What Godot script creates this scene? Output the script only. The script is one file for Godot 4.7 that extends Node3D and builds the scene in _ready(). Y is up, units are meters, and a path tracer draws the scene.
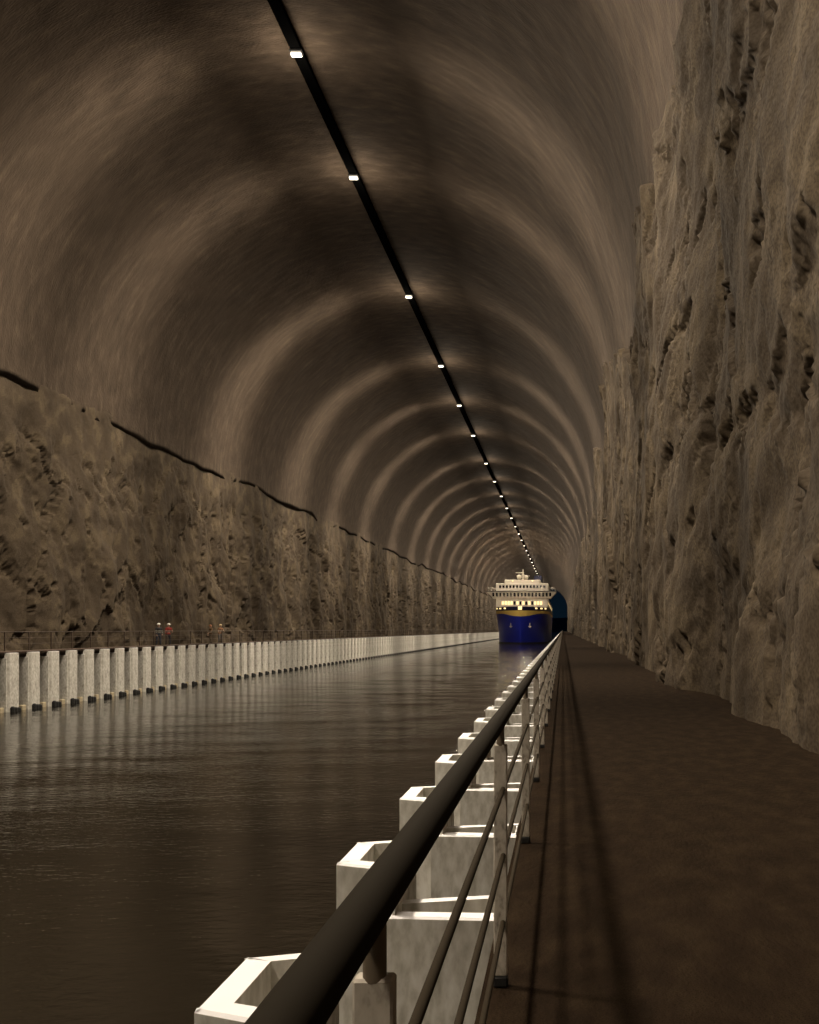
extends Node3D
# A ship tunnel blasted through rock: walkway with railing on the right, channel, quay on the left.
# World: y = 0 is the walkway, the eye stands at y = EYE, the tunnel runs along -z (d = -z).

const EYE := 1.6
const FOCAL := 800.0
const WATER := -2.9
const END := 620.0          # far mouth of the tunnel
const BACK := -45.0         # behind the camera, where an added wall closes the tunnel
const XC := -14.8           # vault centre line
const VA := 18.4            # vault half width
const VB := 18.3            # vault rise
const SPRING := 16.4        # height of the springing
const TRAY_X := -15.0
const PITCH := 1.77         # pile spacing

var M := {}
var noises := {}
var names := {}

# ---------------------------------------------------------------- lamps: where they hang
func lamp_places() -> Array:
	var a := [-29.0, -10.5, 8.0, 26.5, 45.0, 57.3, 77.8, 98.3, 115.6, 133.6, 156.0]
	var d := 156.0
	while d < END - 20.0:
		d += 19.2
		a.append(d)
	return a

func _ready() -> void:
	setup_camera()
	setup_environment()
	materials()
	build_vault()
	build_wall_left()
	build_wall_right()
	build_floors()
	build_water()
	build_ends()
	build_tray_and_lamps()
	build_pile_wall(1)
	build_pile_wall(-1)
	build_railing_right()
	build_railing_left()
	build_ship()
	build_people()

func setup_camera() -> void:
	var c := Camera3D.new()
	c.name = "camera"
	c.projection = Camera3D.PROJECTION_FRUSTUM
	c.keep_aspect = Camera3D.KEEP_HEIGHT
	c.near = 0.1
	c.far = 8000.0
	c.size = 0.1 * 1024.0 / FOCAL
	c.frustum_offset = Vector2(-153.5, 117.4) / FOCAL * 0.1
	c.position = Vector3(0, EYE, 0)
	add_child(c)
	c.current = true

func setup_environment() -> void:
	var w := WorldEnvironment.new()
	w.name = "environment"
	var e := Environment.new()
	e.tonemap_mode = Environment.TONE_MAPPER_LINEAR
	e.tonemap_exposure = 1.15
	e.background_mode = Environment.BG_SKY
	var s := ProceduralSkyMaterial.new()
	s.sky_top_color = Color(0.012, 0.028, 0.065)
	s.sky_horizon_color = Color(0.024, 0.068, 0.10)
	s.ground_bottom_color = Color(0.02, 0.04, 0.07)
	s.ground_horizon_color = Color(0.05, 0.10, 0.15)
	s.sky_curve = 0.08
	var sky := Sky.new()
	sky.sky_material = s
	e.sky = sky
	e.sdfgi_enabled = true
	e.ssao_enabled = true
	e.ssil_enabled = true
	w.environment = e
	add_child(w)

# ---------------------------------------------------------------- naming and tagging
func numbered(called: String) -> String:
	if not names.has(called):
		names[called] = 0
		return called
	names[called] += 1
	return "%s_%03d" % [called, names[called]]

func tag(o: Node, label: String, category: String, group := "", kind := "") -> void:
	o.set_meta("label", label)
	o.set_meta("category", category)
	if group != "":
		o.set_meta("group", group)
	if kind != "":
		o.set_meta("kind", kind)

func thing(called: String, at: Vector3, label: String, category: String, group := "", kind := "") -> Node3D:
	var o := Node3D.new()
	o.name = numbered(called)
	o.position = at
	add_child(o, true)
	tag(o, label, category, group, kind)
	return o

func part(parent: Node, called: String, mesh: Mesh, m: Material, at := Vector3.ZERO) -> MeshInstance3D:
	var o := MeshInstance3D.new()
	o.name = numbered(called) if parent == self else called
	o.mesh = mesh
	o.material_override = m
	o.position = at
	parent.add_child(o, true)
	return o

# ---------------------------------------------------------------- noise and materials
func noise(key: String, rng: int, freq: float, octaves := 4, kind := FastNoiseLite.FRACTAL_FBM, warp := 0.0) -> FastNoiseLite:
	if noises.has(key):
		return noises[key]
	var n := FastNoiseLite.new()
	n.seed = rng
	n.noise_type = FastNoiseLite.TYPE_SIMPLEX_SMOOTH
	n.frequency = freq
	n.fractal_type = kind
	n.fractal_octaves = octaves
	if warp > 0.0:
		n.domain_warp_enabled = true
		n.domain_warp_amplitude = warp
		n.domain_warp_frequency = freq * 0.7
	noises[key] = n
	return n

func tex(rng: int, freq: float, octaves: int, ramp: Array, size := 1024, kind := FastNoiseLite.FRACTAL_FBM, warp := 0.0) -> NoiseTexture2D:
	var n := FastNoiseLite.new()
	n.seed = rng
	n.frequency = freq
	n.fractal_type = kind
	n.fractal_octaves = octaves
	n.fractal_gain = 0.55
	if warp > 0.0:
		n.domain_warp_enabled = true
		n.domain_warp_amplitude = warp
		n.domain_warp_frequency = freq * 0.8
		n.domain_warp_fractal_octaves = 3
	var t := NoiseTexture2D.new()
	t.width = size
	t.height = size
	t.seamless = true
	t.seamless_blend_skirt = 0.15
	t.noise = n
	if ramp.size() > 0:
		var g := Gradient.new()
		var off := PackedFloat32Array()
		var col := PackedColorArray()
		for r in ramp:
			off.append(r[0])
			col.append(Color8(r[1], r[2], r[3]))
		g.offsets = off
		g.colors = col
		t.color_ramp = g
	return t

func plain(r: int, g: int, b: int, rough := 0.6, metal := 0.0) -> StandardMaterial3D:
	var m := StandardMaterial3D.new()
	m.albedo_color = Color8(r, g, b)
	m.roughness = rough
	m.metallic = metal
	return m

func planar(m: StandardMaterial3D, scale: Vector3) -> void:
	m.uv1_triplanar = true
	m.uv1_world_triplanar = true
	m.uv1_scale = scale

func relief(m: StandardMaterial3D, t: Texture2D, centimetres: float) -> void:
	m.heightmap_enabled = true
	m.heightmap_texture = t
	m.heightmap_scale = centimetres

func over(m: StandardMaterial3D, t: Texture2D, scale: Vector3) -> void:
	m.detail_enabled = true
	m.detail_albedo = t
	m.detail_blend_mode = BaseMaterial3D.BLEND_MODE_MUL
	m.detail_uv_layer = BaseMaterial3D.DETAIL_UV_2
	m.uv2_triplanar = true
	m.uv2_world_triplanar = true
	m.uv2_scale = scale

func materials() -> void:
	var rough_height := tex(31, 0.012, 6, [], 1024, FastNoiseLite.FRACTAL_RIDGED, 20.0)
	var fine_height := tex(32, 0.05, 5, [], 1024)
	var rock_color := tex(11, 0.006, 7, [[0.0, 60, 52, 43], [0.3, 75, 66, 55], [0.5, 83, 73, 61], [0.6, 87, 77, 64], [0.66, 96, 85, 70], [0.8, 103, 92, 76], [1.0, 122, 110, 91]], 1024, FastNoiseLite.FRACTAL_FBM, 80.0)
	var grain := tex(12, 0.045, 5, [[0.0, 150, 146, 140], [0.4, 215, 212, 208], [0.6, 240, 238, 235], [1.0, 255, 255, 255]], 1024)
	var rock := StandardMaterial3D.new()
	rock.resource_name = "blasted_rock"
	rock.albedo_texture = rock_color
	rock.roughness = 0.9
	rock.metallic_specular = 0.25
	planar(rock, Vector3(0.065, 0.055, 0.065))
	over(rock, grain, Vector3(0.31, 0.26, 0.31))
	relief(rock, rough_height, 3.0)
	M.rock = rock

	var shot := StandardMaterial3D.new()
	shot.resource_name = "shotcrete"
	shot.albedo_texture = tex(13, 0.008, 6, [[0.0, 63, 55, 48], [0.4, 78, 68, 58], [0.6, 84, 73, 63], [1.0, 104, 92, 79]], 1024, FastNoiseLite.FRACTAL_FBM, 25.0)
	shot.roughness = 0.92
	shot.metallic_specular = 0.25
	planar(shot, Vector3(0.05, 0.05, 0.16))
	over(shot, tex(14, 0.09, 4, [[0.0, 140, 138, 134], [0.35, 218, 216, 213], [0.8, 238, 236, 233], [1.0, 255, 255, 255]], 1024), Vector3(0.2, 0.2, 0.32))
	relief(shot, fine_height, 4.0)
	M.shotcrete = shot

	var deck := StandardMaterial3D.new()
	deck.resource_name = "walkway_concrete"
	deck.albedo_texture = tex(15, 0.01, 6, [[0.0, 34, 27, 20], [0.45, 43, 34, 26], [0.6, 46, 37, 28], [1.0, 56, 46, 35]])
	deck.roughness = 1.0
	deck.metallic_specular = 0.1
	planar(deck, Vector3(0.35, 0.35, 0.22))
	over(deck, tex(16, 0.11, 3, [[0.0, 70, 68, 66], [0.3, 190, 188, 184], [0.6, 235, 233, 230], [1.0, 255, 255, 255]]), Vector3(0.8, 0.8, 0.8))
	relief(deck, fine_height, 0.8)
	M.deck = deck

	var pile := StandardMaterial3D.new()
	pile.resource_name = "pale_concrete"
	pile.albedo_texture = tex(17, 0.008, 6, [[0.0, 186, 182, 174], [0.3, 214, 211, 206], [0.5, 226, 224, 219], [1.0, 238, 236, 232]])
	pile.roughness = 0.75
	pile.metallic_specular = 0.35
	planar(pile, Vector3(0.45, 0.16, 0.45))
	over(pile, tex(18, 0.012, 7, [[0.0, 190, 187, 178], [0.5, 232, 230, 225], [1.0, 255, 255, 255]]), Vector3(0.8, 0.35, 0.8))
	relief(pile, fine_height, 0.12)
	M.pile = pile
	M.rim_white = plain(240, 239, 242, 0.6)  # rims in a whiter tone than the pile sides

	var post := StandardMaterial3D.new()
	post.resource_name = "weathered_galvanised_post"
	post.albedo_texture = tex(19, 0.02, 5, [[0.0, 110, 102, 92], [0.4, 176, 167, 154], [1.0, 200, 192, 180]], 512)
	post.roughness = 0.6
	planar(post, Vector3(2.0, 1.0, 2.0))
	M.post = post

	M.rail = plain(34, 29, 21, 0.85)
	M.rail.metallic_specular = 0.2
	M.stub = plain(104, 92, 76, 0.6)
	M.rod = plain(48, 41, 31, 0.85)
	M.rod.metallic_specular = 0.2
	M.foot = plain(22, 20, 18, 0.8)
	M.rubber = plain(16, 15, 14, 0.8)
	M.block = plain(186, 172, 144, 0.7)
	M.coping = plain(74, 58, 46, 0.7)
	M.quay_rail = plain(64, 50, 40, 0.6)
	M.tray = plain(4, 4, 4, 1.0)
	M.tray.metallic_specular = 0.0
	M.housing = plain(40, 40, 40, 0.5)

	var water := StandardMaterial3D.new()
	water.resource_name = "channel_water"
	water.albedo_color = Color(0.10, 0.085, 0.06)
	water.roughness = 0.05
	water.metallic_specular = 0.65
	planar(water, Vector3(0.09, 0.2, 0.22))
	relief(water, tex(21, 0.018, 5, [], 1024, FastNoiseLite.FRACTAL_FBM, 12.0), 0.9)
	M.water = water

	var glow := plain(255, 250, 240, 0.4)
	glow.emission_enabled = true
	glow.emission = Color(1.0, 0.95, 0.86)
	glow.emission_energy_multiplier = 1.6
	M.lamp = glow
	var lit := plain(240, 220, 180, 0.2)
	lit.emission_enabled = true
	lit.emission = Color(1.0, 0.86, 0.6)
	lit.emission_energy_multiplier = 1.3
	M.lit_window = lit
	M.dark_window = plain(26, 26, 30, 0.1)
	M.hull = plain(15, 32, 148, 0.35)
	M.navy = plain(14, 18, 52, 0.4)
	M.gold = plain(226, 194, 104, 0.45)
	M.ship_white = plain(206, 196, 180, 0.5)
	M.ship_grey = plain(150, 142, 130, 0.5)
	M.boot = plain(20, 18, 20, 0.6)
	M.hill = plain(60, 82, 98, 0.95)

# ---------------------------------------------------------------- mesh helpers
func quad(st: SurfaceTool, a: Vector3, b: Vector3, c: Vector3, d: Vector3, n: Vector3) -> void:
	# a b c d run round the face; wound clockwise as seen from where n points to
	var flip := (b - a).cross(c - a).dot(n) > 0.0
	var order: Array = [a, d, c, a, c, b] if flip else [a, b, c, a, c, d]
	for p in order:
		st.set_normal(n)
		st.add_vertex(p)

func tri(st: SurfaceTool, a: Vector3, b: Vector3, c: Vector3, n: Vector3) -> void:
	var order: Array = [a, c, b] if (b - a).cross(c - a).dot(n) > 0.0 else [a, b, c]
	for p in order:
		st.set_normal(n)
		st.add_vertex(p)

func begin() -> SurfaceTool:
	var st := SurfaceTool.new()
	st.begin(Mesh.PRIMITIVE_TRIANGLES)
	return st

func box(st: SurfaceTool, lo: Vector3, hi: Vector3, xf := Transform3D()) -> void:
	var p := []
	for i in 8:
		p.append(xf * Vector3(hi.x if i & 1 else lo.x, hi.y if i & 2 else lo.y, hi.z if i & 4 else lo.z))
	var b := xf.basis
	quad(st, p[0], p[2], p[6], p[4], -b.x.normalized())
	quad(st, p[1], p[3], p[7], p[5], b.x.normalized())
	quad(st, p[0], p[1], p[5], p[4], -b.y.normalized())
	quad(st, p[2], p[3], p[7], p[6], b.y.normalized())
	quad(st, p[0], p[1], p[3], p[2], -b.z.normalized())
	quad(st, p[4], p[5], p[7], p[6], b.z.normalized())

# a box with chamfered edges
func soft_box(st: SurfaceTool, lo: Vector3, hi: Vector3, c: float, xf := Transform3D()) -> void:
	var mid := (lo + hi) * 0.5
	var h := (hi - lo) * 0.5
	for s in [-1.0, 1.0]:
		for ax in 3:
			var u := (ax + 1) % 3
			var v := (ax + 2) % 3
			var pts := []
			for k in [[-1, -1], [1, -1], [1, 1], [-1, 1]]:
				var q := Vector3.ZERO
				q[ax] = s * h[ax]
				q[u] = k[0] * (h[u] - c)
				q[v] = k[1] * (h[v] - c)
				pts.append(xf * (mid + q))
			var n := Vector3.ZERO
			n[ax] = s
			quad(st, pts[0], pts[1], pts[2], pts[3], (xf.basis * n).normalized())
			for t in [-1.0, 1.0]:
				# edge between faces ax and u
				var e := []
				for k in [[0, -1], [0, 1], [1, 1], [1, -1]]:
					var q := Vector3.ZERO
					q[ax] = s * (h[ax] if k[0] == 0 else h[ax] - c)
					q[u] = t * (h[u] - c if k[0] == 0 else h[u])
					q[v] = k[1] * (h[v] - c)
					e.append(xf * (mid + q))
				var en := Vector3.ZERO
				en[ax] = s
				en[u] = t
				quad(st, e[0], e[1], e[2], e[3], (xf.basis * en).normalized())
	for sx in [-1.0, 1.0]:
		for sy in [-1.0, 1.0]:
			for sz in [-1.0, 1.0]:
				var sg := Vector3(sx, sy, sz)
				var cc := mid + sg * (h - Vector3(c, c, c))
				tri(st, xf * (cc + Vector3(sx * c, 0, 0)), xf * (cc + Vector3(0, sy * c, 0)), xf * (cc + Vector3(0, 0, sz * c)), (xf.basis * sg).normalized())

func tube(st: SurfaceTool, a: Vector3, b: Vector3, ra: float, rb: float, sides := 12, caps := true) -> void:
	var w := (b - a).normalized()
	var u := w.cross(Vector3.UP if absf(w.y) < 0.9 else Vector3.RIGHT).normalized()
	var v := w.cross(u)
	for i in sides:
		var t0 := TAU * i / sides
		var t1 := TAU * (i + 1) / sides
		var n0 := u * cos(t0) + v * sin(t0)
		var n1 := u * cos(t1) + v * sin(t1)
		var pts := [a + n0 * ra, b + n0 * rb, b + n1 * rb, a + n1 * ra]
		var ns := [n0, n0, n1, n1]
		for k in ([0, 1, 2, 0, 2, 3] if (pts[1] - pts[0]).cross(pts[2] - pts[0]).dot(n0) < 0.0 else [0, 2, 1, 0, 3, 2]):
			st.set_normal(ns[k])
			st.add_vertex(pts[k])
		if caps:
			tri(st, a, pts[0], pts[3], -w)
			tri(st, b, pts[1], pts[2], w)

# hollow prism: outer and inner outline in (x, z), rim at y1, open below the water
func hollow(st: SurfaceTool, rim: SurfaceTool, outer: Array, inner: Array, y0: float, y1: float) -> void:
	var n := outer.size()
	var mid := Vector2.ZERO
	for p in outer:
		mid += p / n
	for i in n:
		var a: Vector2 = outer[i]
		var b: Vector2 = outer[(i + 1) % n]
		var c: Vector2 = inner[i]
		var d: Vector2 = inner[(i + 1) % n]
		var e := (b - a).orthogonal().normalized()
		if e.dot((a + b) * 0.5 - mid) < 0:
			e = -e
		var k := 0.012
		var ae := a - e * k
		var be := b - e * k
		var en := Vector3(e.x, 0, e.y)
		quad(st, Vector3(a.x, y0, a.y), Vector3(b.x, y0, b.y), Vector3(b.x, y1 - k, b.y), Vector3(a.x, y1 - k, a.y), en)
		quad(rim, Vector3(a.x, y1 - k, a.y), Vector3(b.x, y1 - k, b.y), Vector3(be.x, y1, be.y), Vector3(ae.x, y1, ae.y), (en + Vector3.UP).normalized())
		quad(rim, Vector3(ae.x, y1, ae.y), Vector3(be.x, y1, be.y), Vector3(d.x, y1, d.y), Vector3(c.x, y1, c.y), Vector3.UP)
		quad(st, Vector3(c.x, y0, c.y), Vector3(d.x, y0, d.y), Vector3(d.x, y1, d.y), Vector3(c.x, y1, c.y), -en)

func steps(list: Array) -> PackedFloat32Array:
	# list of [from, to, step]
	var out := PackedFloat32Array()
	for s in list:
		var d: float = s[0]
		while d < s[1] - 1e-4:
			out.append(d)
			d += s[2]
	out.append(list[-1][1])
	return out

# grid[i][j] -> one smooth mesh; toward = rough direction the normals face
func grid_mesh(p: PackedVector3Array, w: int, h: int, toward: Callable, colors := PackedColorArray()) -> ArrayMesh:
	var n := PackedVector3Array()
	n.resize(w * h)
	for i in w:
		for j in h:
			var a := p[maxi(i - 1, 0) * h + j]
			var b := p[mini(i + 1, w - 1) * h + j]
			var c := p[i * h + maxi(j - 1, 0)]
			var d := p[i * h + mini(j + 1, h - 1)]
			n[i * h + j] = (b - a).cross(d - c).normalized()
	var probe := (w / 2) * h + h / 2
	var want: Vector3 = toward.call(p[probe])
	var flip := n[probe].dot(want) < 0.0
	if flip:
		for i in n.size():
			n[i] = -n[i]
	var idx := PackedInt32Array()
	idx.resize((w - 1) * (h - 1) * 6)
	var k := 0
	for i in w - 1:
		for j in h - 1:
			var a := i * h + j
			var b := a + h
			var order: Array = [a, b, b + 1, a, b + 1, a + 1] if flip else [a, b + 1, b, a, a + 1, b + 1]
			for q in order:
				idx[k] = q
				k += 1
	var arr := []
	arr.resize(Mesh.ARRAY_MAX)
	arr[Mesh.ARRAY_VERTEX] = p
	arr[Mesh.ARRAY_NORMAL] = n
	arr[Mesh.ARRAY_INDEX] = idx
	if colors.size():
		arr[Mesh.ARRAY_COLOR] = colors
	var m := ArrayMesh.new()
	m.add_surface_from_arrays(Mesh.PRIMITIVE_TRIANGLES, arr)
	return m

func table(t: Array, d: float) -> float:
	if d <= t[0][0]:
		return t[0][1]
	for i in range(1, t.size()):
		if d <= t[i][0]:
			return lerpf(t[i - 1][1], t[i][1], (d - t[i - 1][0]) / maxf(t[i][0] - t[i - 1][0], 1e-5))
	return t[-1][1]

func vault_x(y: float, side: float) -> float:
	if y <= SPRING:
		return XC + side * VA
	return XC + side * VA * sqrt(maxf(0.0, 1.0 - pow((y - SPRING) / VB, 2.0)))

# ---------------------------------------------------------------- vault
func build_vault() -> void:
	var ds := steps([[BACK, 15.0, 4.0], [15.0, 60.0, 0.3], [60.0, 140.0, 0.6], [140.0, 300.0, 1.5], [300.0, END, 4.0]])
	var w := ds.size()
	var rows := 130
	var h := rows + 4
	var p := PackedVector3Array()
	p.resize(w * h)
	var big := noise("vault_big", 101, 0.06, 3)
	var small := noise("vault_small", 102, 0.5, 3)
	var edge := noise("vault_edge", 103, 0.11, 4)
	for i in w:
		var d := ds[i]
		var low_left := SPRING + 0.1 + edge.get_noise_1d(d * 0.5) * 1.0
		var low_right := SPRING - 3.0
		for j in rows:
			var t := float(j) / (rows - 1)
			var x: float
			var y: float
			var nx: float
			var ny: float
			# run from the left edge over the crown to the right edge
			var al := PI - asin((low_left - SPRING) / VB) if low_left > SPRING else PI + (SPRING - low_left) / VB
			var ar := -(SPRING - low_right) / VB
			var a := lerpf(al, ar, t)
			if a > PI:
				x = XC - VA
				y = SPRING - (a - PI) * VB
				nx = -1.0
				ny = 0.0
			elif a < 0.0:
				y = SPRING + a * VB
				x = XC + VA + (SPRING - y) * 0.3
				nx = 1.0
				ny = 0.0
			else:
				x = XC + VA * cos(a)
				y = SPRING + VB * sin(a)
				nx = cos(a)
				ny = sin(a)
			var s := big.get_noise_2d(d, a * 18.0) * 0.22 + small.get_noise_2d(d, a * 18.0) * 0.05
			p[i * h + j + 2] = Vector3(x + nx * s, y + ny * s, -d)
		var lip := p[i * h + 2]
		p[i * h + 1] = lip + Vector3(-1.2, 0.3, 0)
		p[i * h] = lip + Vector3(-1.6, 3.0, 0)
		var rip := p[i * h + rows + 1]
		p[i * h + rows + 2] = rip + Vector3(1.4, 0, 0)
		p[i * h + rows + 3] = rip + Vector3(1.6, 3.0, 0)
	var o := part(self, "ceiling", grid_mesh(p, w, h, func(q): return Vector3(XC, 10.0, q.z) - q), M.shotcrete)
	tag(o, "rounded grey-brown sprayed concrete vault over the channel", "tunnel vault", "", "structure")
	# the rock mass above, so that the vault has thickness
	var oh := 18
	var ow := 2
	var q2 := PackedVector3Array()
	for i in ow:
		for j in oh:
			var a := lerpf(PI, 0.0, clampf((j - 1.0) / (oh - 3), 0.0, 1.0))
			var y := SPRING + 22.5 * sin(a) if j > 0 and j < oh - 1 else -6.0
			q2.append(Vector3(XC + 23.5 * cos(a), y, -(BACK - 3.0 if i == 0 else END)))
	part(o, "rock_cover", grid_mesh(q2, ow, oh, func(q): return q - Vector3(XC, SPRING, q.z)), M.rock)

# ---------------------------------------------------------------- rock
func cells(key: String, rng: int, freq: float, gives: int) -> FastNoiseLite:
	if noises.has(key):
		return noises[key]
	var n := FastNoiseLite.new()
	n.seed = rng
	n.noise_type = FastNoiseLite.TYPE_CELLULAR
	n.frequency = freq
	n.cellular_return_type = gives
	n.cellular_jitter = 1.0
	n.fractal_type = FastNoiseLite.FRACTAL_NONE
	n.domain_warp_enabled = true
	n.domain_warp_amplitude = 1.6
	n.domain_warp_frequency = 0.35
	n.domain_warp_fractal_octaves = 3
	noises[key] = n
	return n

func rock_shape(d: float, y: float, salt: float) -> float:
	# metres that the face stands proud of its plane
	var rib: FastNoiseLite = noise("rib", 201, 0.13, 3)
	var med: FastNoiseLite = noise("med", 202, 0.2, 2, FastNoiseLite.FRACTAL_FBM, 3.0)
	var fine: FastNoiseLite = noise("fine", 204, 1.3, 3)
	var big := cells("facet", 205, 0.22, FastNoiseLite.RETURN_CELL_VALUE)
	var small := cells("facet_small", 206, 0.6, FastNoiseLite.RETURN_CELL_VALUE)
	var gap := cells("gap", 205, 0.22, FastNoiseLite.RETURN_DISTANCE2_SUB)
	var sharp: FastNoiseLite = noise("sharp", 203, 0.16, 2, FastNoiseLite.FRACTAL_RIDGED, 3.0)
	var pit: FastNoiseLite = noise("pit", 207, 0.55, 3, FastNoiseLite.FRACTAL_FBM, 1.0)
	var u := d + salt
	var s := rib.get_noise_2d(u, y * 0.1) * 0.6
	s += med.get_noise_2d(u, y * 0.65 + d * 0.25) * 0.5
	var v := y * 0.5 - d * 0.3
	var where := smoothstep(-0.1, 0.2, rib.get_noise_2d(d * 0.8 + 300.0 + salt, y * 0.6))
	s += big.get_noise_2d(u, v) * 0.24
	s += small.get_noise_2d(u, y * 0.6) * 0.13 * where
	s -= (1.0 - smoothstep(-1.0, -0.9, gap.get_noise_2d(u, v))) * 0.12 * where
	s -= smoothstep(0.72, 0.97, sharp.get_noise_2d(u * 0.9 + y * 0.5, y * 0.55 - d * 0.3)) * 0.3
	s -= smoothstep(0.25, 0.5, pit.get_noise_2d(u, y * 0.6)) * 0.22 * (1.0 - where)
	s += fine.get_noise_2d(u, y) * 0.055
	return s

func build_wall_left() -> void:
	var ds := steps([[BACK, 42.0, 3.0], [42.0, 82.0, 0.15], [82.0, 160.0, 0.4], [160.0, 320.0, 1.2], [320.0, END, 5.0]])
	var w := ds.size()
	var h := 150
	var p := PackedVector3Array()
	p.resize(w * h)
	for i in w:
		var d := ds[i]
		for j in h:
			var y := lerpf(-0.4, SPRING + 2.6, float(j) / (h - 1))
			var x := -33.40 + rock_shape(d, y, 0.0) * lerpf(0.8, 0.2, smoothstep(SPRING - 3.5, SPRING - 0.3, y)) + smoothstep(SPRING - 3.5, SPRING - 0.3, y) * 0.125 - maxf(0.0, y - SPRING - 0.8) * 0.3
			p[i * h + j] = Vector3(x, y, -d)
	var o := part(self, "wall_left", grid_mesh(p, w, h, func(_q): return Vector3.RIGHT), M.rock)
	tag(o, "rough blasted rock face rising behind the quay railing", "rock wall", "", "structure")

func build_wall_right() -> void:
	var ds := steps([[BACK, 8.0, 2.0], [8.0, 36.0, 0.1], [36.0, 36.25, 0.05], [36.25, 62.0, 0.16], [62.0, 62.3, 0.1], [62.3, 84.0, 0.25], [84.0, 250.0, 0.7], [250.0, END, 4.0]])
	var base := [[0.0, 3.7], [8.0, 3.55], [10.8, 3.5], [15.0, 3.25], [19.5, 3.5], [22.5, 3.0], [24.6, 2.9], [25.2, 3.55], [33.0, 3.6], [36.0, 3.35], [36.2, 3.85], [42.0, 3.75], [50.0, 3.5], [61.9, 3.3], [62.2, 3.85], [70.0, 3.7], [79.9, 3.4], [80.4, 3.85], [96.0, 3.55], [96.5, 3.85], [115.0, 3.5], [115.6, 3.8], [140.0, 3.6], [END, 3.6]]
	var top := [[0.0, 17.6], [20.0, 17.4], [23.0, 17.0], [27.0, 17.0], [30.0, 18.4], [34.0, 19.6], [36.0, 20.0], [36.2, 13.8], [40.0, 15.0], [46.0, 17.5], [57.0, 20.5], [61.9, 20.2], [62.2, 15.5], [70.0, 17.6], [79.9, 19.5], [80.4, 15.6], [96.0, 18.5], [96.5, 15.8], [115.0, 18.5], [115.6, 16.0], [140.0, 17.0], [END, 17.0]]
	var w := ds.size()
	var rows := 190
	var h := rows + 1
	var p := PackedVector3Array()
	p.resize(w * h)
	var edge := noise("vault_edge", 103, 0.11, 4)
	for i in w:
		var d := ds[i]
		var t := table(top, d) + edge.get_noise_1d(d * 4.0 + 500.0) * 0.7
		var b := table(base, d) - (XC + VA)
		for j in rows:
			var y := lerpf(-0.4, t, float(j) / (rows - 1))
			var x := vault_x(y, 1.0) + b - rock_shape(d, y, 900.0) * 0.62
			x -= smoothstep(13.0, 18.0, y) * 0.12
			p[i * h + j] = Vector3(maxf(x, 1.9), y, -d)
		var e := p[i * h + rows - 1]
		p[i * h + rows] = Vector3(vault_x(e.y, 1.0) + 1.0, e.y + 0.35, -d)
	var o := part(self, "wall_right", grid_mesh(p, w, h, func(_q): return Vector3.LEFT), M.rock)
	tag(o, "craggy brown rock wall beside the walkway, cut in tall ribs", "rock wall", "", "structure")

# ---------------------------------------------------------------- floors, water, ends
func build_floors() -> void:
	var st := begin()
	box(st, Vector3(-0.36, -0.5, -END), Vector3(6.0, 0.0, -BACK))
	var o := part(self, "floor", st.commit(), M.deck)
	tag(o, "dark brown concrete walkway between railing and rock wall", "walkway", "", "structure")
	st = begin()
	box(st, Vector3(-36.0, -0.6, -END), Vector3(-30.96, 0.3, -BACK))
	o = part(self, "floor_quay", st.commit(), M.deck)
	tag(o, "narrow concrete quay across the water, under the rock face", "quay", "", "structure")
	st = begin()
	soft_box(st, Vector3(-30.87, 0.33, -END), Vector3(-30.12, 0.41, -BACK), 0.02)
	soft_box(st, Vector3(-31.0, -0.3, -END), Vector3(-30.95, 0.35, -BACK), 0.02)
	o = part(self, "trim_1", st.commit(), M.coping)
	tag(o, "dark brown edge beam along the quay above the white piles", "edge beam", "", "structure")

func build_water() -> void:
	var ds := steps([[BACK, 6.0, 3.0], [6.0, 30.0, 0.15], [30.0, 70.0, 0.3], [70.0, 160.0, 0.8], [160.0, END, 4.0]])
	var w := ds.size()
	var h := 70
	var p := PackedVector3Array()
	p.resize(w * h)
	var a := noise("wave", 301, 0.35, 3, FastNoiseLite.FRACTAL_FBM, 1.0)
	var b := noise("swell", 302, 0.06, 2)
	for i in w:
		for j in h:
			var x := lerpf(-36.0, 1.0, float(j) / (h - 1))
			var y := WATER + a.get_noise_2d(x * 0.35, ds[i]) * 0.022 + b.get_noise_2d(x * 0.6, ds[i]) * 0.03
			p[i * h + j] = Vector3(x, y, -ds[i])
	var o := part(self, "channel_water", grid_mesh(p, w, h, func(_q): return Vector3.UP), M.water)
	tag(o, "dark rippled water filling the tunnel channel", "water", "", "stuff")
	var st := begin()
	quad(st, Vector3(-3000, WATER, -END), Vector3(3000, WATER, -END), Vector3(3000, WATER, -6500), Vector3(-3000, WATER, -6500), Vector3.UP)
	o = part(self, "fjord_water", st.commit(), M.water)
	tag(o, "dark open water outside the far tunnel mouth", "water", "", "stuff")

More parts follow.
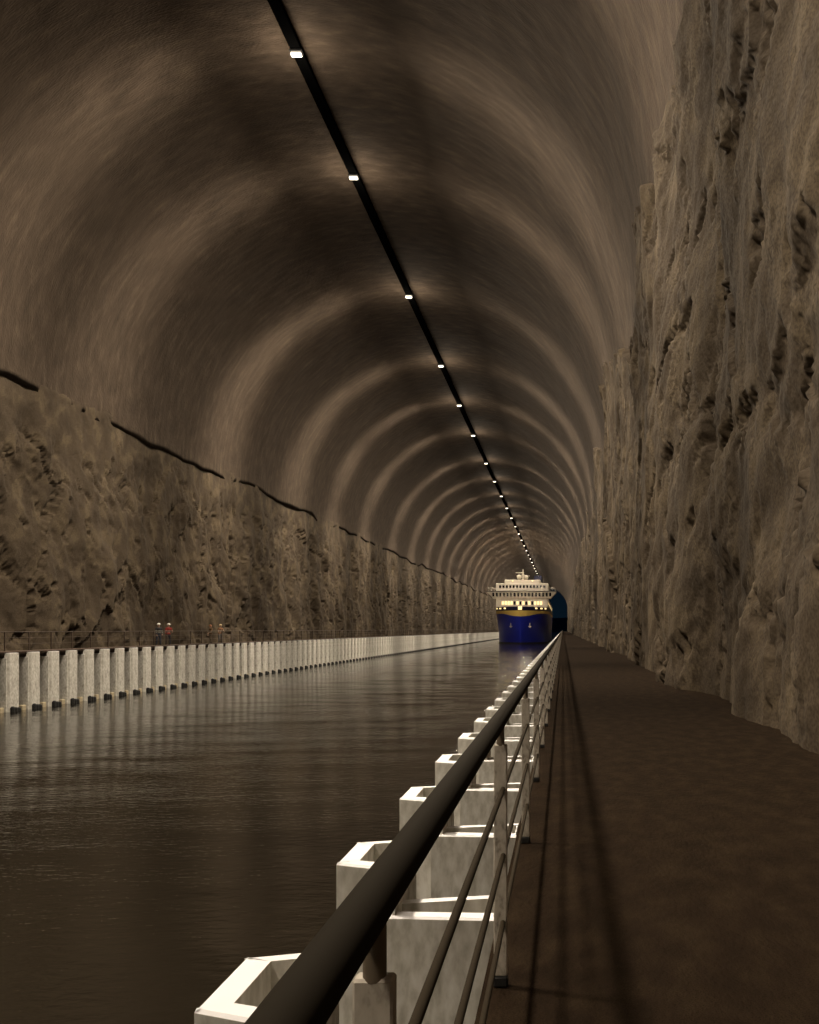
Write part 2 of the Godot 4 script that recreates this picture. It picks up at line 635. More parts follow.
func build_ends() -> void:
	var st := begin()
	box(st, Vector3(-40, -6, -BACK + 0.01), Vector3(9, 42, -BACK + 3.0))  # added and unseen: seals the running tunnel so no sky light enters
	var o := part(self, "added_end_wall", st.commit(), M.rock)
	tag(o, "added unseen wall keeping sky light out behind the viewpoint", "rock wall", "", "structure")
	# hills across the fjord, seen through the far mouth
	var w := 60
	var h := 12
	var p := PackedVector3Array()
	var n := noise("hills", 401, 0.0012, 4)
	for i in w:
		var x := lerpf(-1600, 1600, float(i) / (w - 1))
		for j in h:
			var t := float(j) / (h - 1)
			var y := WATER - 4.0 + (58.0 + n.get_noise_2d(x, 0) * 40.0) * sin(t * PI) + n.get_noise_2d(x * 4.0, t * 900.0) * 9.0 * sin(t * PI)
			p.append(Vector3(x, y, -3000.0 - t * 900.0))
	o = part(self, "hills", grid_mesh(p, w, h, func(_q): return Vector3.UP), M.hill)
	tag(o, "dark hills across the fjord beyond the tunnel mouth", "hills", "", "structure")

# ---------------------------------------------------------------- cable tray and lamps
func build_tray_and_lamps() -> void:
	var crown := SPRING + VB
	var tray := thing("cable_tray", Vector3(TRAY_X, crown - 0.55, 0), "black cable tray running along the crown of the vault", "cable tray")
	var st := begin()
	box(st, Vector3(-0.30, 0.0, -END), Vector3(0.30, 0.05, -BACK))
	box(st, Vector3(-0.30, 0.05, -END), Vector3(-0.26, 0.25, -BACK))
	box(st, Vector3(0.26, 0.05, -END), Vector3(0.30, 0.25, -BACK))
	part(tray, "trough", st.commit(), M.tray)
	st = begin()
	box(st, Vector3(-0.02, 0.05, -0.02), Vector3(0.02, 0.9, 0.02))
	var hanger := st.commit()
	for k in 60:
		part(tray, "hanger", hanger, M.tray, Vector3(0, 0, -(4.0 + k * 6.0)))

	var housing := begin()
	soft_box(housing, Vector3(-0.36, 0.12, -0.2), Vector3(0.36, 0.26, 0.2), 0.03)
	for s in [-1.0, 1.0]:
		box(housing, Vector3(s * 0.33 - 0.015, 0.0, -0.05), Vector3(s * 0.33 + 0.015, 0.14, 0.05))
	var housing_mesh := housing.commit()
	st = begin()
	soft_box(st, Vector3(-0.30, -0.02, -0.15), Vector3(0.30, 0.13, 0.15), 0.04)
	var lens := st.commit()
	var places := lamp_places()
	for k in places.size():
		var d: float = places[k]
		var lamp := thing("tunnel_lamp", Vector3(TRAY_X, crown - 0.82, -d), "small white glowing lamp hung under the black tray at the vault crown", "lamp", "lamps along the crown of the vault")
		part(lamp, "housing", housing_mesh, M.housing)
		part(lamp, "lens", lens, M.lamp)
		# the lens itself shines down
		var o := AreaLight3D.new()
		o.name = "lens_light"
		o.light_color = Color(1.0, 0.935, 0.84)
		o.light_energy = 370.0
		o.area_size = Vector2(3.0, 0.3)
		o.area_range = 900.0
		o.area_attenuation = 2.0
		o.shadow_enabled = true
		lamp.add_child(o)
		o.position = Vector3(0, -0.04, 0)
		o.rotation.x = -PI / 2
		var g := OmniLight3D.new()
		g.name = "glow_light"
		g.light_color = Color(1.0, 0.935, 0.84)
		g.light_energy = 14.0
		g.light_size = 1.0
		g.omni_range = 900.0
		g.omni_attenuation = 2.0
		g.shadow_enabled = true
		lamp.add_child(g)
		g.position.y = -1.15
		# the ring of heads that wash one cross-section of the tunnel
		var count := 15 if d < 110.0 else (9 if d < 420.0 else 5)
		for i in count:
			var a := lerpf(-88.0, 88.0, float(i) / (count - 1))
			var s := SpotLight3D.new()
			s.name = "wash_light"
			s.light_color = Color(1.0, 0.935, 0.84)
			s.light_energy = (1.0 if d < 40.0 or d > 60.0 else 0.66) * (720.0 if d < 110.0 else (1250.0 if d < 420.0 else 1100.0)) * (0.19 + 0.81 * cos(deg_to_rad(a)))
			s.light_size = 1.9
			s.spot_range = 900.0
			s.spot_attenuation = 2.0
			s.spot_angle = lerpf(14.0, 19.0, absf(sin(deg_to_rad(a)))) if d < 110.0 else (15.5 if d < 420.0 else 24.0)
			s.spot_angle_attenuation = 1.0
			s.shadow_enabled = true
			lamp.add_child(s, true)
			s.position.y = -1.6
			var r := deg_to_rad(a)
			s.basis = Basis.looking_at(Vector3(sin(r), -cos(r), 0), Vector3(0, 0, 1))

# ---------------------------------------------------------------- piles
func pile_meshes(side: int) -> Array:
	# outlines as on the right bank: x to the water is negative, z counts into the tunnel; side -1 mirrors them
	var fw := 0.45 if side == 1 else 0.72
	var bk := -0.94 if side == 1 else -1.10
	var to := [Vector2(-1.30, 0.13), Vector2(-1.30, 0.13 + fw), Vector2(bk, 0.22 + fw), Vector2(bk, 0.01)]
	var ti := [Vector2(-1.18, 0.18), Vector2(-1.18, 0.09 + fw), Vector2(bk - 0.05, 0.14 + fw), Vector2(bk - 0.05, 0.12)]
	var bo := [Vector2(bk - 0.09, 0.0), Vector2(-0.365, -0.04), Vector2(-0.365, 0.38), Vector2(bk - 0.09, 0.27)]
	var bi := [Vector2(bk - 0.03, 0.08), Vector2(-0.37, 0.05), Vector2(-0.37, 0.31), Vector2(bk - 0.03, 0.20)]
	for list in [to, ti, bo, bi]:
		for i in 4:
			var v: Vector2 = list[i]
			list[i] = Vector2(v.x if side == 1 else -1.30 - v.x, -v.y)
	var top := 0.26 if side == 1 else 0.32
	var a := begin()
	var ra := begin()
	var rb := begin()
	hollow(a, ra, to, ti, WATER - 1.2, top)
	var b := begin()
	hollow(b, rb, bo, bi, WATER - 1.2, 0.0 if side == 1 else 0.04)
	# rubber fender at the water line, a row of rounded lumps across the front
	var f := begin()
	var sx := -1.0 if side == 1 else 1.0
	var fx := -1.30 if side == 1 else 0.0
	for k in 3:
		var z0 := 0.10 + fw * k / 3.0
		var yy := 0.26 + 0.06 * sin(k * 2.3 + 1.0)
		soft_box(f, Vector3(minf(fx, fx + sx * 0.2), WATER - 0.3, -(z0 + fw / 3.0 + 0.01)), Vector3(maxf(fx, fx + sx * 0.2), WATER + yy, -z0), 0.07)
	var g := begin()
	var bx := [-0.46, -0.18]
	soft_box(g, Vector3(bx[0], WATER - 0.3, 0.04), Vector3(bx[1], WATER + 0.27, 0.34), 0.03)
	return [a.commit(), b.commit(), f.commit(), g.commit(), ra.commit(), rb.commit()]

func build_pile_wall(side: int) -> void:
	var right := side == 1
	var wall := thing("pile_wall", Vector3(0.0 if right else -30.0, 0, 0), "row of hollow pale concrete piles under the walkway railing" if right else "long white pile wall along the quay below the rock face", "pile wall")
	var m := pile_meshes(side)
	var first := -7.29 + 1.0 if right else 33.0
	var d := 4.46 - PITCH * 6 if right else 34.4
	var singles := 140
	var far := [begin(), begin()]
	var n := 0
	while d < END - 1.0:
		if n < singles:
			var o := part(wall, "pile", m[0], M.pile, Vector3(0, 0, -d))
			part(o, "web_box", m[1], M.pile)
			part(o, "pile_rim", m[4], M.rim_white)
			part(o, "web_rim", m[5], M.rim_white)
			part(o, "rubber_fender", m[2], M.rubber)
			if not right:
				part(o, "spacer_block", m[3], M.block)
		else:
			for k in [0, 1, 4, 5]:
				far[0].append_from(m[k], 0, Transform3D(Basis(), Vector3(0, 0, -d)))
			far[1].append_from(m[2], 0, Transform3D(Basis(), Vector3(0, 0, -d)))
		n += 1
		d += PITCH
	var o1 := part(wall, "distant_piles", far[0].commit(), M.pile)
	o1.set_meta("kind", "stuff")
	var o2 := part(wall, "distant_fenders", far[1].commit(), M.rubber)
	o2.set_meta("kind", "stuff")

# ---------------------------------------------------------------- railings
func build_railing_right() -> void:
	var x := -0.28
	var r := thing("guard_railing", Vector3(x, 0, 0), "thick olive-brown handrail with three rods on pale posts beside the walkway", "railing")
	var st := begin()
	tube(st, Vector3(0, 1.20, 4.0), Vector3(0, 1.20, -END + 2.0), 0.034, 0.034, 40)
	part(r, "handrail", st.commit(), M.rail)
	for y in [0.886, 0.59, 0.29]:
		st = begin()
		tube(st, Vector3(0.012, y, 4.0), Vector3(0.012, y, -END + 2.0), 0.0115, 0.0115, 16)
		part(r, "rod", st.commit(), M.rod)
	st = begin()
	soft_box(st, Vector3(-0.030, 0.05, -0.016), Vector3(0.030, 1.085, 0.016), 0.004)
	var post := st.commit()
	st = begin()
	tube(st, Vector3(0, 1.08, 0), Vector3(0, 1.175, 0), 0.0175, 0.0175, 20)
	var stub := st.commit()
	st = begin()
	soft_box(st, Vector3(-0.034, 0.0, -0.022), Vector3(0.034, 0.05, 0.022), 0.008)
	var foot := st.commit()
	var far := begin()
	var d := 1.19 - 2.4 * 2
	var n := 0
	while d < END - 3.0:
		if n < 130:
			var o := part(r, "post", post, M.post, Vector3(0, 0, -d))
			part(o, "post_stub", stub, M.stub)
			part(o, "post_foot", foot, M.foot)
		else:
			far.append_from(post, 0, Transform3D(Basis(), Vector3(0, 0, -d)))
		n += 1
		d += 2.4
	var o1 := part(r, "distant_posts", far.commit(), M.post)
	o1.set_meta("kind", "stuff")

func build_railing_left() -> void:
	var r := thing("quay_railing", Vector3(-30.7, 0.41, 0), "thin dark brown railing on the far quay edge", "railing")
	for y in [1.05, 0.72, 0.38]:
		var st := begin()
		tube(st, Vector3(0, y, -BACK - 2.0), Vector3(0, y, -END + 2.0), 0.026 if y > 1.0 else 0.013, 0.026 if y > 1.0 else 0.013, 8)
		part(r, "rail", st.commit(), M.quay_rail)
	var st := begin()
	soft_box(st, Vector3(-0.03, -0.01, -0.03), Vector3(0.03, 1.05, 0.03), 0.006)
	var post := st.commit()
	var far := begin()
	var d := 34.0
	var n := 0
	while d < END - 3.0:
		if n < 130:
			part(r, "post", post, M.quay_rail, Vector3(0, 0, -d))
		else:
			far.append_from(post, 0, Transform3D(Basis(), Vector3(0, 0, -d)))
		n += 1
		d += 2.0
	var o1 := part(r, "distant_posts", far.commit(), M.quay_rail)
	o1.set_meta("kind", "stuff")

# ---------------------------------------------------------------- ship
func hull_half(s: float, y: float) -> float:
	var deck := table([[0.0, 0.3], [1.0, 2.6], [3.0, 5.4], [6.0, 7.5], [10.0, 8.4], [14.0, 8.6], [100.0, 8.6], [112.0, 8.2]], s)
	var line := table([[0.0, 0.05], [1.0, 0.9], [3.0, 2.6], [6.0, 4.8], [10.0, 6.7], [16.0, 7.9], [24.0, 8.2], [100.0, 8.2], [112.0, 7.0]], s)
	return lerpf(line, deck, pow(clampf(y / 10.5, 0.0, 1.0), 1.3))

func hull_strip(y0: float, y1: float, rows: int, out := 0.0, dip := 0.0) -> ArrayMesh:
	var ss := [0.0, 0.5, 1.0, 2.0, 3.0, 4.5, 6.0, 8.0, 10.0, 12.0, 14.0, 18.0, 24.0, 40.0, 60.0, 80.0, 100.0, 106.0, 112.0]
	var all := []
	for i in range(ss.size() - 1, -1, -1):
		all.append([ss[i], -1.0])
	for i in ss.size():
		all.append([ss[i], 1.0])
	var p := PackedVector3Array()
	for a in all:
		for j in rows:
			var s: float = a[0]
			var t := float(j) / (rows - 1)
			var low := y0 - dip * (1.0 - smoothstep(0.0, 4.0, s))
			var y := lerpf(low, y1, t)
			var rake := 2.2 * (1.0 - smoothstep(0.0, 8.0, s)) * (clampf(y, 0, 12) / 12.0)
			p.append(Vector3(a[1] * (hull_half(s, y) + out), y, rake - s + (out if s < 1.5 else 0.0)))
	return grid_mesh(p, all.size(), rows, func(q): return Vector3(q.x, 0, 60))

func row_of(parent: Node, called: String, m: Material, n: int, x0: float, x1: float, size: Vector3, y: float, z: float, darker := [], tilt := 0.0) -> void:
	var st := begin()
	soft_box(st, -size * 0.5, size * 0.5, minf(size.x, size.z) * 0.2)
	var mesh := st.commit()
	for i in n:
		var mm: Material = M.dark_window if i in darker else m
		var o := part(parent, called, mesh, mm, Vector3(lerpf(x0, x1, (i + 0.5) / n), y, z))
		o.rotation.x = tilt

func build_ship() -> void:
	var ship := thing("passenger_ship", Vector3(-13.1, WATER, -246.0), "blue-hulled passenger ship with white upper decks sailing in the channel", "ship")
	part(ship, "hull", hull_strip(-2.0, 9.4, 14), M.hull)
	part(ship, "boot_stripe", hull_strip(-2.0, 0.5, 3, 0.03), M.boot)
	part(ship, "gold_stripe", hull_strip(9.4, 10.3, 3, 0.02, 0.9), M.gold)
	var band := part(ship, "bulwark", hull_strip(10.3, 11.5, 3, 0.0), M.navy)
	# bow deck
	var st := begin()
	for i in 12:
		var a := i * 1.0
		var b := a + 1.0
		var ya := 10.9
		quad(st, Vector3(-hull_half(a, 11), ya, 1.8 - a - 1.8 * a / 12.0), Vector3(hull_half(a, 11), ya, 1.8 - a - 1.8 * a / 12.0), Vector3(hull_half(b, 11), ya, 1.8 - b - 1.8 * b / 12.0), Vector3(-hull_half(b, 11), ya, 1.8 - b - 1.8 * b / 12.0), Vector3.UP)
	part(ship, "foredeck", st.commit(), M.ship_grey)
	# lit ports in the navy band and a bow light
	for s in [-1.0, 1.0]:
		for k in 5:
			var sv := 2.6 + k * 0.9
			st = begin()
			soft_box(st, Vector3(-0.42, -0.22, -0.06), Vector3(0.42, 0.22, 0.06), 0.03)
			var o := part(band, "port_window", st.commit(), M.lit_window if k % 2 == 0 else M.dark_window, Vector3(s * (hull_half(sv, 11) + 0.02), 11.0, 2.0 - sv - 1.6 * sv / 8.0 + 0.3))
			o.rotation.y = s * 0.75
	st = begin()
	soft_box(st, Vector3(-0.6, 10.5, 2.3), Vector3(0.6, 11.5, 2.5), 0.05)
	part(ship, "bow_window", st.commit(), M.lit_window)
	# anchors
	for s in [-1.0, 1.0]:
		st = begin()
		tube(st, Vector3(0, 0.7, 0), Vector3(0, -0.6, 0), 0.12, 0.12, 8)
		tube(st, Vector3(-0.6, -0.3, 0), Vector3(0, -0.7, 0), 0.09, 0.14, 8)
		tube(st, Vector3(0.6, -0.3, 0), Vector3(0, -0.7, 0), 0.09, 0.14, 8)
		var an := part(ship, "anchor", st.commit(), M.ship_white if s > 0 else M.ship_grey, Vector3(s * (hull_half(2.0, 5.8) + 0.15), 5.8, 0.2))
		an.rotation.y = s * 0.8
	# first tier with lit windows
	st = begin()
	soft_box(st, Vector3(-8.3, 11.2, -108), Vector3(8.3, 14.6, -9.0), 0.15)
	var tier := part(ship, "lower_deckhouse", st.commit(), M.ship_white)
	row_of(tier, "window", M.lit_window, 14, -6.6, 6.6, Vector3(0.62, 1.1, 0.12), 12.9, -8.98, [4, 6, 8, 10])
	for k in 16:
		st = begin()
		soft_box(st, Vector3(-0.05, -0.5, -1.0), Vector3(0.05, 0.5, 1.0), 0.02)
		part(tier, "side_window", st.commit(), M.dark_window if k % 3 else M.lit_window, Vector3(8.32, 12.9, -13.0 - k * 5.6))
	# bridge: flared from wing to wing
	st = begin()
	var zb := -8.6
	var prof := [Vector2(14.4, 9.2), Vector2(14.8, 9.4), Vector2(16.3, 10.9), Vector2(16.55, 10.9)]
	for i in 3:
		var y0: float = prof[i].x
		var y1: float = prof[i + 1].x
		var a: float = prof[i].y
		var b: float = prof[i + 1].y
		var f0 := zb + (a - 9.2) * 0.55
		var f1 := zb + (b - 9.2) * 0.55
		quad(st, Vector3(-a, y0, f0), Vector3(a, y0, f0), Vector3(b, y1, f1), Vector3(-b, y1, f1), Vector3(0, -0.4, 1).normalized())
		for s in [-1.0, 1.0]:
			quad(st, Vector3(s * a, y0, f0), Vector3(s * a, y0, -16), Vector3(s * b, y1, -16), Vector3(s * b, y1, f1), Vector3(s, -0.5, 0).normalized())
		quad(st, Vector3(-a, y0, -16), Vector3(a, y0, -16), Vector3(b, y1, -16), Vector3(-b, y1, -16), Vector3(0, 0, -1))
	quad(st, Vector3(-10.9, 16.55, -7.66), Vector3(10.9, 16.55, -7.66), Vector3(10.9, 16.55, -16), Vector3(-10.9, 16.55, -16), Vector3.UP)
	quad(st, Vector3(-9.2, 14.4, -8.6), Vector3(9.2, 14.4, -8.6), Vector3(9.2, 14.4, -16), Vector3(-9.2, 14.4, -16), Vector3.DOWN)
	var bridge := part(ship, "bridge", st.commit(), M.ship_white)
	row_of(bridge, "bridge_window", M.dark_window, 17, -9.6, 9.6, Vector3(0.62, 1.35, 0.1), 15.55, -8.05, [], 0.5)
	st = begin()
	soft_box(st, Vector3(-11.2, 16.5, -16.2), Vector3(11.2, 16.7, -7.4), 0.04)
	part(bridge, "bridge_roof", st.commit(), M.boot)
	# upper tier
	st = begin()
	soft_box(st, Vector3(-8.4, 16.7, -70), Vector3(8.4, 19.3, -10.5), 0.15)
	var upper := part(ship, "upper_deckhouse", st.commit(), M.ship_white)
	row_of(upper, "upper_window", M.dark_window, 14, -7.6, 7.6, Vector3(0.66, 0.9, 0.12), 18.2, -10.48)
	st = begin()
	soft_box(st, Vector3(-5.8, 19.3, -40), Vector3(5.8, 20.6, -13.0), 0.2)
	part(ship, "top_deckhouse", st.commit(), M.ship_white)
	# deck railing in front of the upper tier
	st = begin()
	tube(st, Vector3(-10.6, 17.6, -7.8), Vector3(10.6, 17.6, -7.8), 0.05, 0.05, 6)
	tube(st, Vector3(-10.6, 17.2, -7.8), Vector3(10.6, 17.2, -7.8), 0.03, 0.03, 6)
	for k in 22:
		var x := lerpf(-10.6, 10.6, k / 21.0)
		tube(st, Vector3(x, 16.7, -7.8), Vector3(x, 17.6, -7.8), 0.035, 0.035, 6)
	part(ship, "deck_railing", st.commit(), M.ship_white)
	# mast with radar dome and scanners
	st = begin()
	tube(st, Vector3(0, 20.5, -16), Vector3(0, 24.2, -16), 0.35, 0.15, 10)
	tube(st, Vector3(-2.2, 22.0, -16), Vector3(2.2, 22.0, -16), 0.12, 0.12, 8)
	tube(st, Vector3(-1.6, 20.5, -16), Vector3(-0.2, 22.6, -16), 0.14, 0.14, 8)
	tube(st, Vector3(1.6, 20.5, -16), Vector3(0.2, 22.6, -16), 0.14, 0.14, 8)
	var mast := part(ship, "mast", st.commit(), M.ship_white)
	var dome := SphereMesh.new()
	dome.radius = 0.8
	dome.height = 1.6
	dome.radial_segments = 20
	dome.rings = 10
	part(mast, "radar_dome", dome, M.ship_white, Vector3(-1.2, 21.6, -15.4))
	part(mast, "radar_dome", dome, M.ship_white, Vector3(1.0, 21.5, -15.4))
	st = begin()
	soft_box(st, Vector3(-2.4, 22.9, -15.9), Vector3(0.4, 23.15, -15.6), 0.05)
	part(mast, "radar_scanner", st.commit(), M.ship_white)
	st = begin()
	soft_box(st, Vector3(2.4, 19.8, -60), Vector3(5.4, 24.5, -52), 0.3)
	part(ship, "funnel", st.commit(), M.navy)
	# deck floodlights on the top deckhouse edge and the bow mast light
	for s in [-1.0, 1.0]:
		st = begin()
		soft_box(st, Vector3(-0.2, -0.15, -0.12), Vector3(0.2, 0.15, 0.12), 0.03)
		part(ship, "flood_lamp", st.commit(), M.lit_window, Vector3(s * 3.2, 20.2, -12.9))

# ---------------------------------------------------------------- people
func field_mesh(bones: Array, cell: float, k: float, paint: Callable, into: Array) -> void:
	# bones: [a, b, ra, rb]; surface nets of their smooth union, added to into = [verts, normals, colors, index]
	var lo := Vector3(1e9, 1e9, 1e9)
	var hi := -lo
	for b in bones:
		var r: float = maxf(b[2], b[3]) + cell * 3.0
		for q in [b[0], b[1]]:
			lo = lo.min(q - Vector3(r, r, r))
			hi = hi.max(q + Vector3(r, r, r))
	var n := Vector3i(((hi - lo) / cell).ceil()) + Vector3i.ONE
	var f := PackedFloat32Array()
	f.resize(n.x * n.y * n.z)
	f.fill(1.0)
	for b in bones:
		var a: Vector3 = b[0]
		var ab: Vector3 = b[1] - a
		var l2 := maxf(ab.length_squared(), 1e-8)
		var r: float = maxf(b[2], b[3]) + k + cell * 2.0
		var i0 := Vector3i(((a.min(b[1]) - Vector3(r, r, r) - lo) / cell).floor()).max(Vector3i.ZERO)
		var i1 := Vector3i(((a.max(b[1]) + Vector3(r, r, r) - lo) / cell).ceil()).min(n - Vector3i.ONE)
		for x in range(i0.x, i1.x + 1):
			for y in range(i0.y, i1.y + 1):
				for z in range(i0.z, i1.z + 1):
					var p := lo + Vector3(x, y, z) * cell - a
					var t := clampf(p.dot(ab) / l2, 0.0, 1.0)
					var dd := (p - ab * t).length() - lerpf(b[2], b[3], t)
					var at := (x * n.y + y) * n.z + z
					var o := f[at]
					var hh := maxf(k - absf(o - dd), 0.0) / k
					f[at] = minf(o, dd) - hh * hh * k * 0.25
	var ids := {}
	var V: PackedVector3Array = into[0]
	var N: PackedVector3Array = into[1]
	var C: PackedColorArray = into[2]
	var I: PackedInt32Array = into[3]
	var sy := n.z
	var sx := n.y * n.z
	for x in n.x - 1:
		for y in n.y - 1:
			for z in n.z - 1:
				var at := x * sx + y * sy + z
				var sum := Vector3.ZERO
				var cnt := 0
				var g := Vector3.ZERO
				var vals := []
				var inside := 0
				for c in 8:
					var v := f[at + (sx if c & 1 else 0) + (sy if c & 2 else 0) + (1 if c & 4 else 0)]
					vals.append(v)
					inside += 1 if v < 0.0 else 0
				if inside == 0 or inside == 8:
					continue
				for c in 8:
					for bit in [1, 2, 4]:
						if not c & bit:
							var v0: float = vals[c]
							var v1: float = vals[c | bit]
							if bit == 1:
								g.x += v1 - v0
							elif bit == 2:
								g.y += v1 - v0
							else:
								g.z += v1 - v0
							if (v0 < 0.0) != (v1 < 0.0):
								var t := v0 / (v0 - v1)
								var q := Vector3(1.0 if c & 1 else 0.0, 1.0 if c & 2 else 0.0, 1.0 if c & 4 else 0.0)
								q += Vector3(t if bit == 1 else 0.0, t if bit == 2 else 0.0, t if bit == 4 else 0.0)
								sum += q
								cnt += 1
				var p := lo + (Vector3(x, y, z) + sum / cnt) * cell
				ids[at] = V.size()
				V.append(p)
				N.append(g.normalized())
				C.append(paint.call(p))
	for at in ids:
		for ax in 3:
			var step: int = [sx, sy, 1][ax]
			var u: int = [sy, 1, sx][ax]
			var v: int = [1, sx, sy][ax]
			var s0 := f[at] < 0.0
			if s0 == (f[at + step] < 0.0):
				continue
			if not (ids.has(at - u) and ids.has(at - v) and ids.has(at - u - v)):
				continue
			var a: int = ids[at]
			var b: int = ids[at - u]
			var c: int = ids[at - u - v]
			var d: int = ids[at - v]
			I.append_array([a, c, b, a, d, c] if s0 else [a, b, c, a, c, d])
	into[0] = V
	into[1] = N
	into[2] = C
	into[3] = I

func person_mesh(jacket: Color, trousers: Color, lean: float, arm: float) -> ArrayMesh:
	var into := [PackedVector3Array(), PackedVector3Array(), PackedColorArray(), PackedInt32Array()]
	var skin := Color(0.42, 0.26, 0.19)
	var boots := Color(0.03, 0.025, 0.02)
	var stripe := jacket.lerp(Color(0.5, 0.48, 0.4), 0.4)
	var hip := Vector3(0, 0.93, 0)
	var chest := Vector3(lean * 0.4, 1.30, 0.02)
	var neck := Vector3(lean * 0.6, 1.46, 0.02)
	var bones := [
		[hip + Vector3(-0.05, 0, 0), hip + Vector3(0.05, 0, 0), 0.125, 0.125],
		[hip, Vector3(lean * 0.2, 1.12, 0.0), 0.125, 0.12],
		[Vector3(lean * 0.2, 1.12, 0.0), chest, 0.12, 0.13],
		[chest + Vector3(-0.09, 0.06, 0), chest + Vector3(0.09, 0.06, 0), 0.105, 0.105],
		[neck + Vector3(0, -0.06, 0), neck + Vector3(0, 0.06, 0.01), 0.06, 0.055]]
	var hands := []
	for s in [-1.0, 1.0]:
		var knee := Vector3(s * 0.115, 0.50, 0.02 + 0.03 * s)
		var ankle := Vector3(s * 0.13, 0.10, -0.02 + 0.06 * s)
		bones.append([hip + Vector3(s * 0.09, -0.03, 0), knee, 0.098, 0.068])
		bones.append([knee, ankle, 0.068, 0.052])
		bones.append([ankle + Vector3(0, -0.045, -0.03), ankle + Vector3(s * 0.03, -0.06, 0.16), 0.05, 0.04])
		var sh := chest + Vector3(s * 0.175, 0.10, 0)
		var bend := arm if s > 0 else 0.12
		var elbow := sh + Vector3(s * 0.07, -0.28, 0.02 + bend * 0.1)
		var wrist := elbow + Vector3(-s * 0.02 * (1.0 + bend * 4.0), -0.24 + bend * 0.25, 0.07 + bend * 0.18)
		bones.append([sh, elbow, 0.066, 0.05])
		bones.append([elbow, wrist, 0.05, 0.036])
		hands.append([wrist, (wrist - elbow).normalized(), s])
	var paint := func(p: Vector3) -> Color:
		if p.y < 0.16:
			return boots
		if p.y > 1.47:
			return skin
		if p.y < 0.90 and absf(p.x) < 0.235 and p.z < 0.2:
			return trousers
		if absf(p.y - 1.08) < 0.03 or absf(p.y - 1.20) < 0.03:
			return stripe
		return jacket
	field_mesh(bones, 0.02, 0.06, paint, into)
	# head: skull, jaw, nose, ears
	var head := neck + Vector3(0, 0.17, 0.02)
	field_mesh([
		[head + Vector3(0, 0.02, -0.01), head + Vector3(0, 0.03, 0.01), 0.088, 0.084],
		[head + Vector3(0, -0.05, 0.03), head + Vector3(0, -0.075, 0.05), 0.055, 0.04],
		[head + Vector3(0, 0.0, 0.09), head + Vector3(0, -0.025, 0.105), 0.012, 0.014],
		[head + Vector3(-0.084, 0.01, 0), head + Vector3(-0.086, -0.02, 0), 0.016, 0.012],
		[head + Vector3(0.084, 0.01, 0), head + Vector3(0.086, -0.02, 0), 0.016, 0.012],
		[neck, head + Vector3(0, -0.04, 0), 0.055, 0.055]], 0.009, 0.02,
		func(p: Vector3) -> Color:
			var q := p - head
			if q.z > 0.06 and absf(q.y - 0.005) < 0.01 and absf(absf(q.x) - 0.033) < 0.014:
				return Color(0.05, 0.04, 0.04)
			if q.z > 0.06 and absf(q.y + 0.06) < 0.007 and absf(q.x) < 0.025:
				return Color(0.3, 0.12, 0.1)
			return skin, into)
	for h in hands:
		var w: Vector3 = h[0]
		var dir: Vector3 = h[1]
		var s: float = h[2]
		var side := Vector3(0, 0, 1).cross(dir).normalized() * 0.0 + dir.cross(Vector3(s, 0, 0)).normalized()
		var palm := w + dir * 0.085
		var fb := [[w, palm, 0.026, 0.03], [palm + side * 0.025, palm - side * 0.025, 0.016, 0.016], [w + dir * 0.03 + side * 0.02, w + dir * 0.03 - side * 0.02, 0.016, 0.016]]
		for k in 4:
			var root := palm + side * (0.03 - 0.02 * k)
			var l: float = [0.042, 0.05, 0.046, 0.036][k]
			var mid := root + dir * l
			var inward := Vector3(-s, 0, 0)
			fb.append([root, mid, 0.0095, 0.009])
			fb.append([mid, mid + (dir * 0.7 + inward * 0.5) * l * 0.8, 0.009, 0.008])
		var tr := w + dir * 0.035 + side * 0.03
		fb.append([tr, tr + side * 0.03 + dir * 0.03, 0.012, 0.010])
		fb.append([tr + side * 0.03 + dir * 0.03, tr + side * 0.035 + dir * 0.065, 0.010, 0.009])
		field_mesh(fb, 0.005, 0.006, func(_p: Vector3) -> Color: return skin, into)
	var arr := []
	arr.resize(Mesh.ARRAY_MAX)
	arr[Mesh.ARRAY_VERTEX] = into[0]
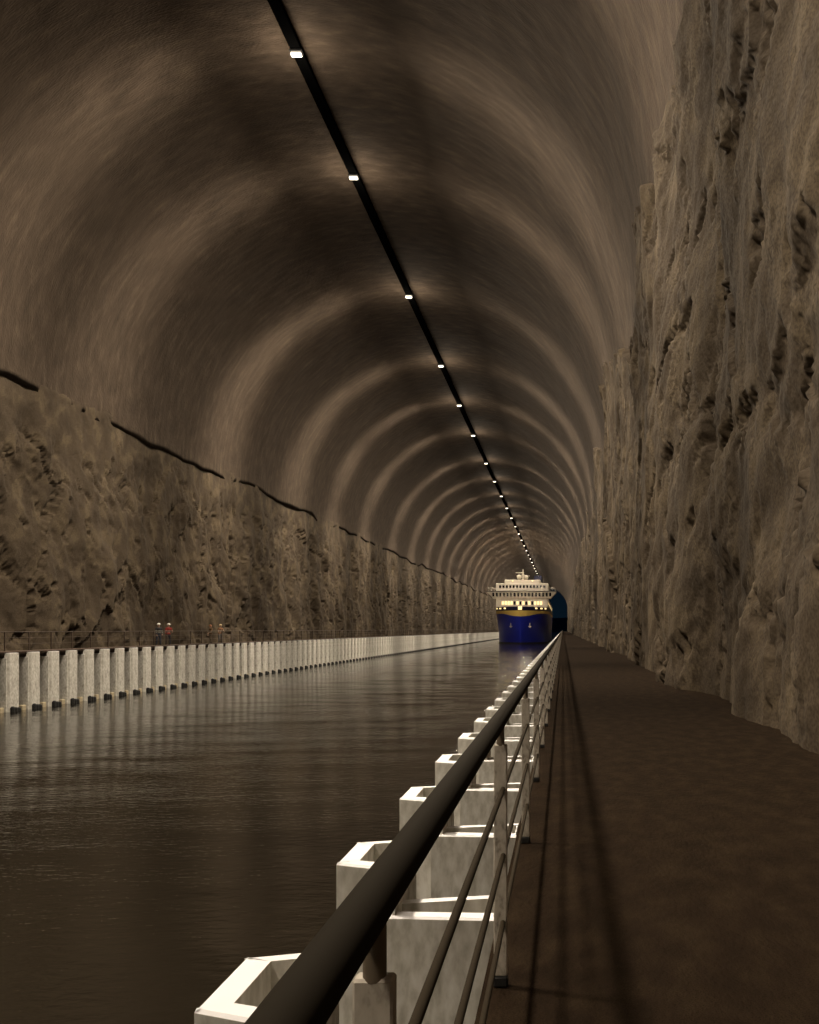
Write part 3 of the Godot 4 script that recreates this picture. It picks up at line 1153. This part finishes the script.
	arr[Mesh.ARRAY_NORMAL] = into[1]
	arr[Mesh.ARRAY_COLOR] = into[2]
	arr[Mesh.ARRAY_INDEX] = into[3]
	var m := ArrayMesh.new()
	m.add_surface_from_arrays(Mesh.PRIMITIVE_TRIANGLES, arr)
	return m

func build_people() -> void:
	var cloth := StandardMaterial3D.new()
	cloth.vertex_color_use_as_albedo = true
	cloth.roughness = 0.85
	var helmet := SphereMesh.new()
	helmet.radius = 0.125
	helmet.height = 0.125
	helmet.is_hemisphere = true
	helmet.radial_segments = 20
	helmet.rings = 8
	var st := begin()
	tube(st, Vector3(0, 0, 0), Vector3(0, 0.014, 0), 0.15, 0.135, 20)
	var brim := st.commit()
	# pixel column of each head, and what each one wears
	var who := [
		[158.5, Color(0.02, 0.02, 0.025), Color(0.025, 0.03, 0.05), 0.0, 0.3, 1.0, [236, 232, 224], "person in black jacket and white helmet behind the quay railing"],
		[168.2, Color(0.24, 0.025, 0.018), Color(0.02, 0.02, 0.03), 0.04, 0.9, 1.0, [236, 232, 224], "person in red jacket and white helmet behind the quay railing"],
		[211.0, Color(0.14, 0.075, 0.03), Color(0.16, 0.12, 0.08), -0.04, 0.6, 0.96, [150, 92, 50], "person in ochre jacket and orange helmet on the quay"],
		[220.2, Color(0.2, 0.1, 0.05), Color(0.14, 0.13, 0.13), 0.02, 0.9, 1.0, [214, 190, 150], "person in tan jacket and pale helmet on the quay"]]
	for w in who:
		var x := -31.6
		var d: float = FOCAL * absf(x) / (563.0 - w[0])
		var p := thing("person", Vector3(x, 0.3, -d), w[7], "person", "people on the quay")
		p.rotation.y = 0.9 if w[3] >= 0.0 else -0.6
		p.scale = Vector3.ONE * w[5]
		part(p, "body", person_mesh(w[1], w[2], w[3], w[4]), cloth)
		var c: Array = w[6]
		var hm := plain(c[0], c[1], c[2], 0.4)
		var o := part(p, "helmet", helmet, hm, Vector3(w[3] * 0.6, 1.68, 0.04))
		part(o, "helmet_brim", brim, hm, Vector3(0, -0.005, 0.01))
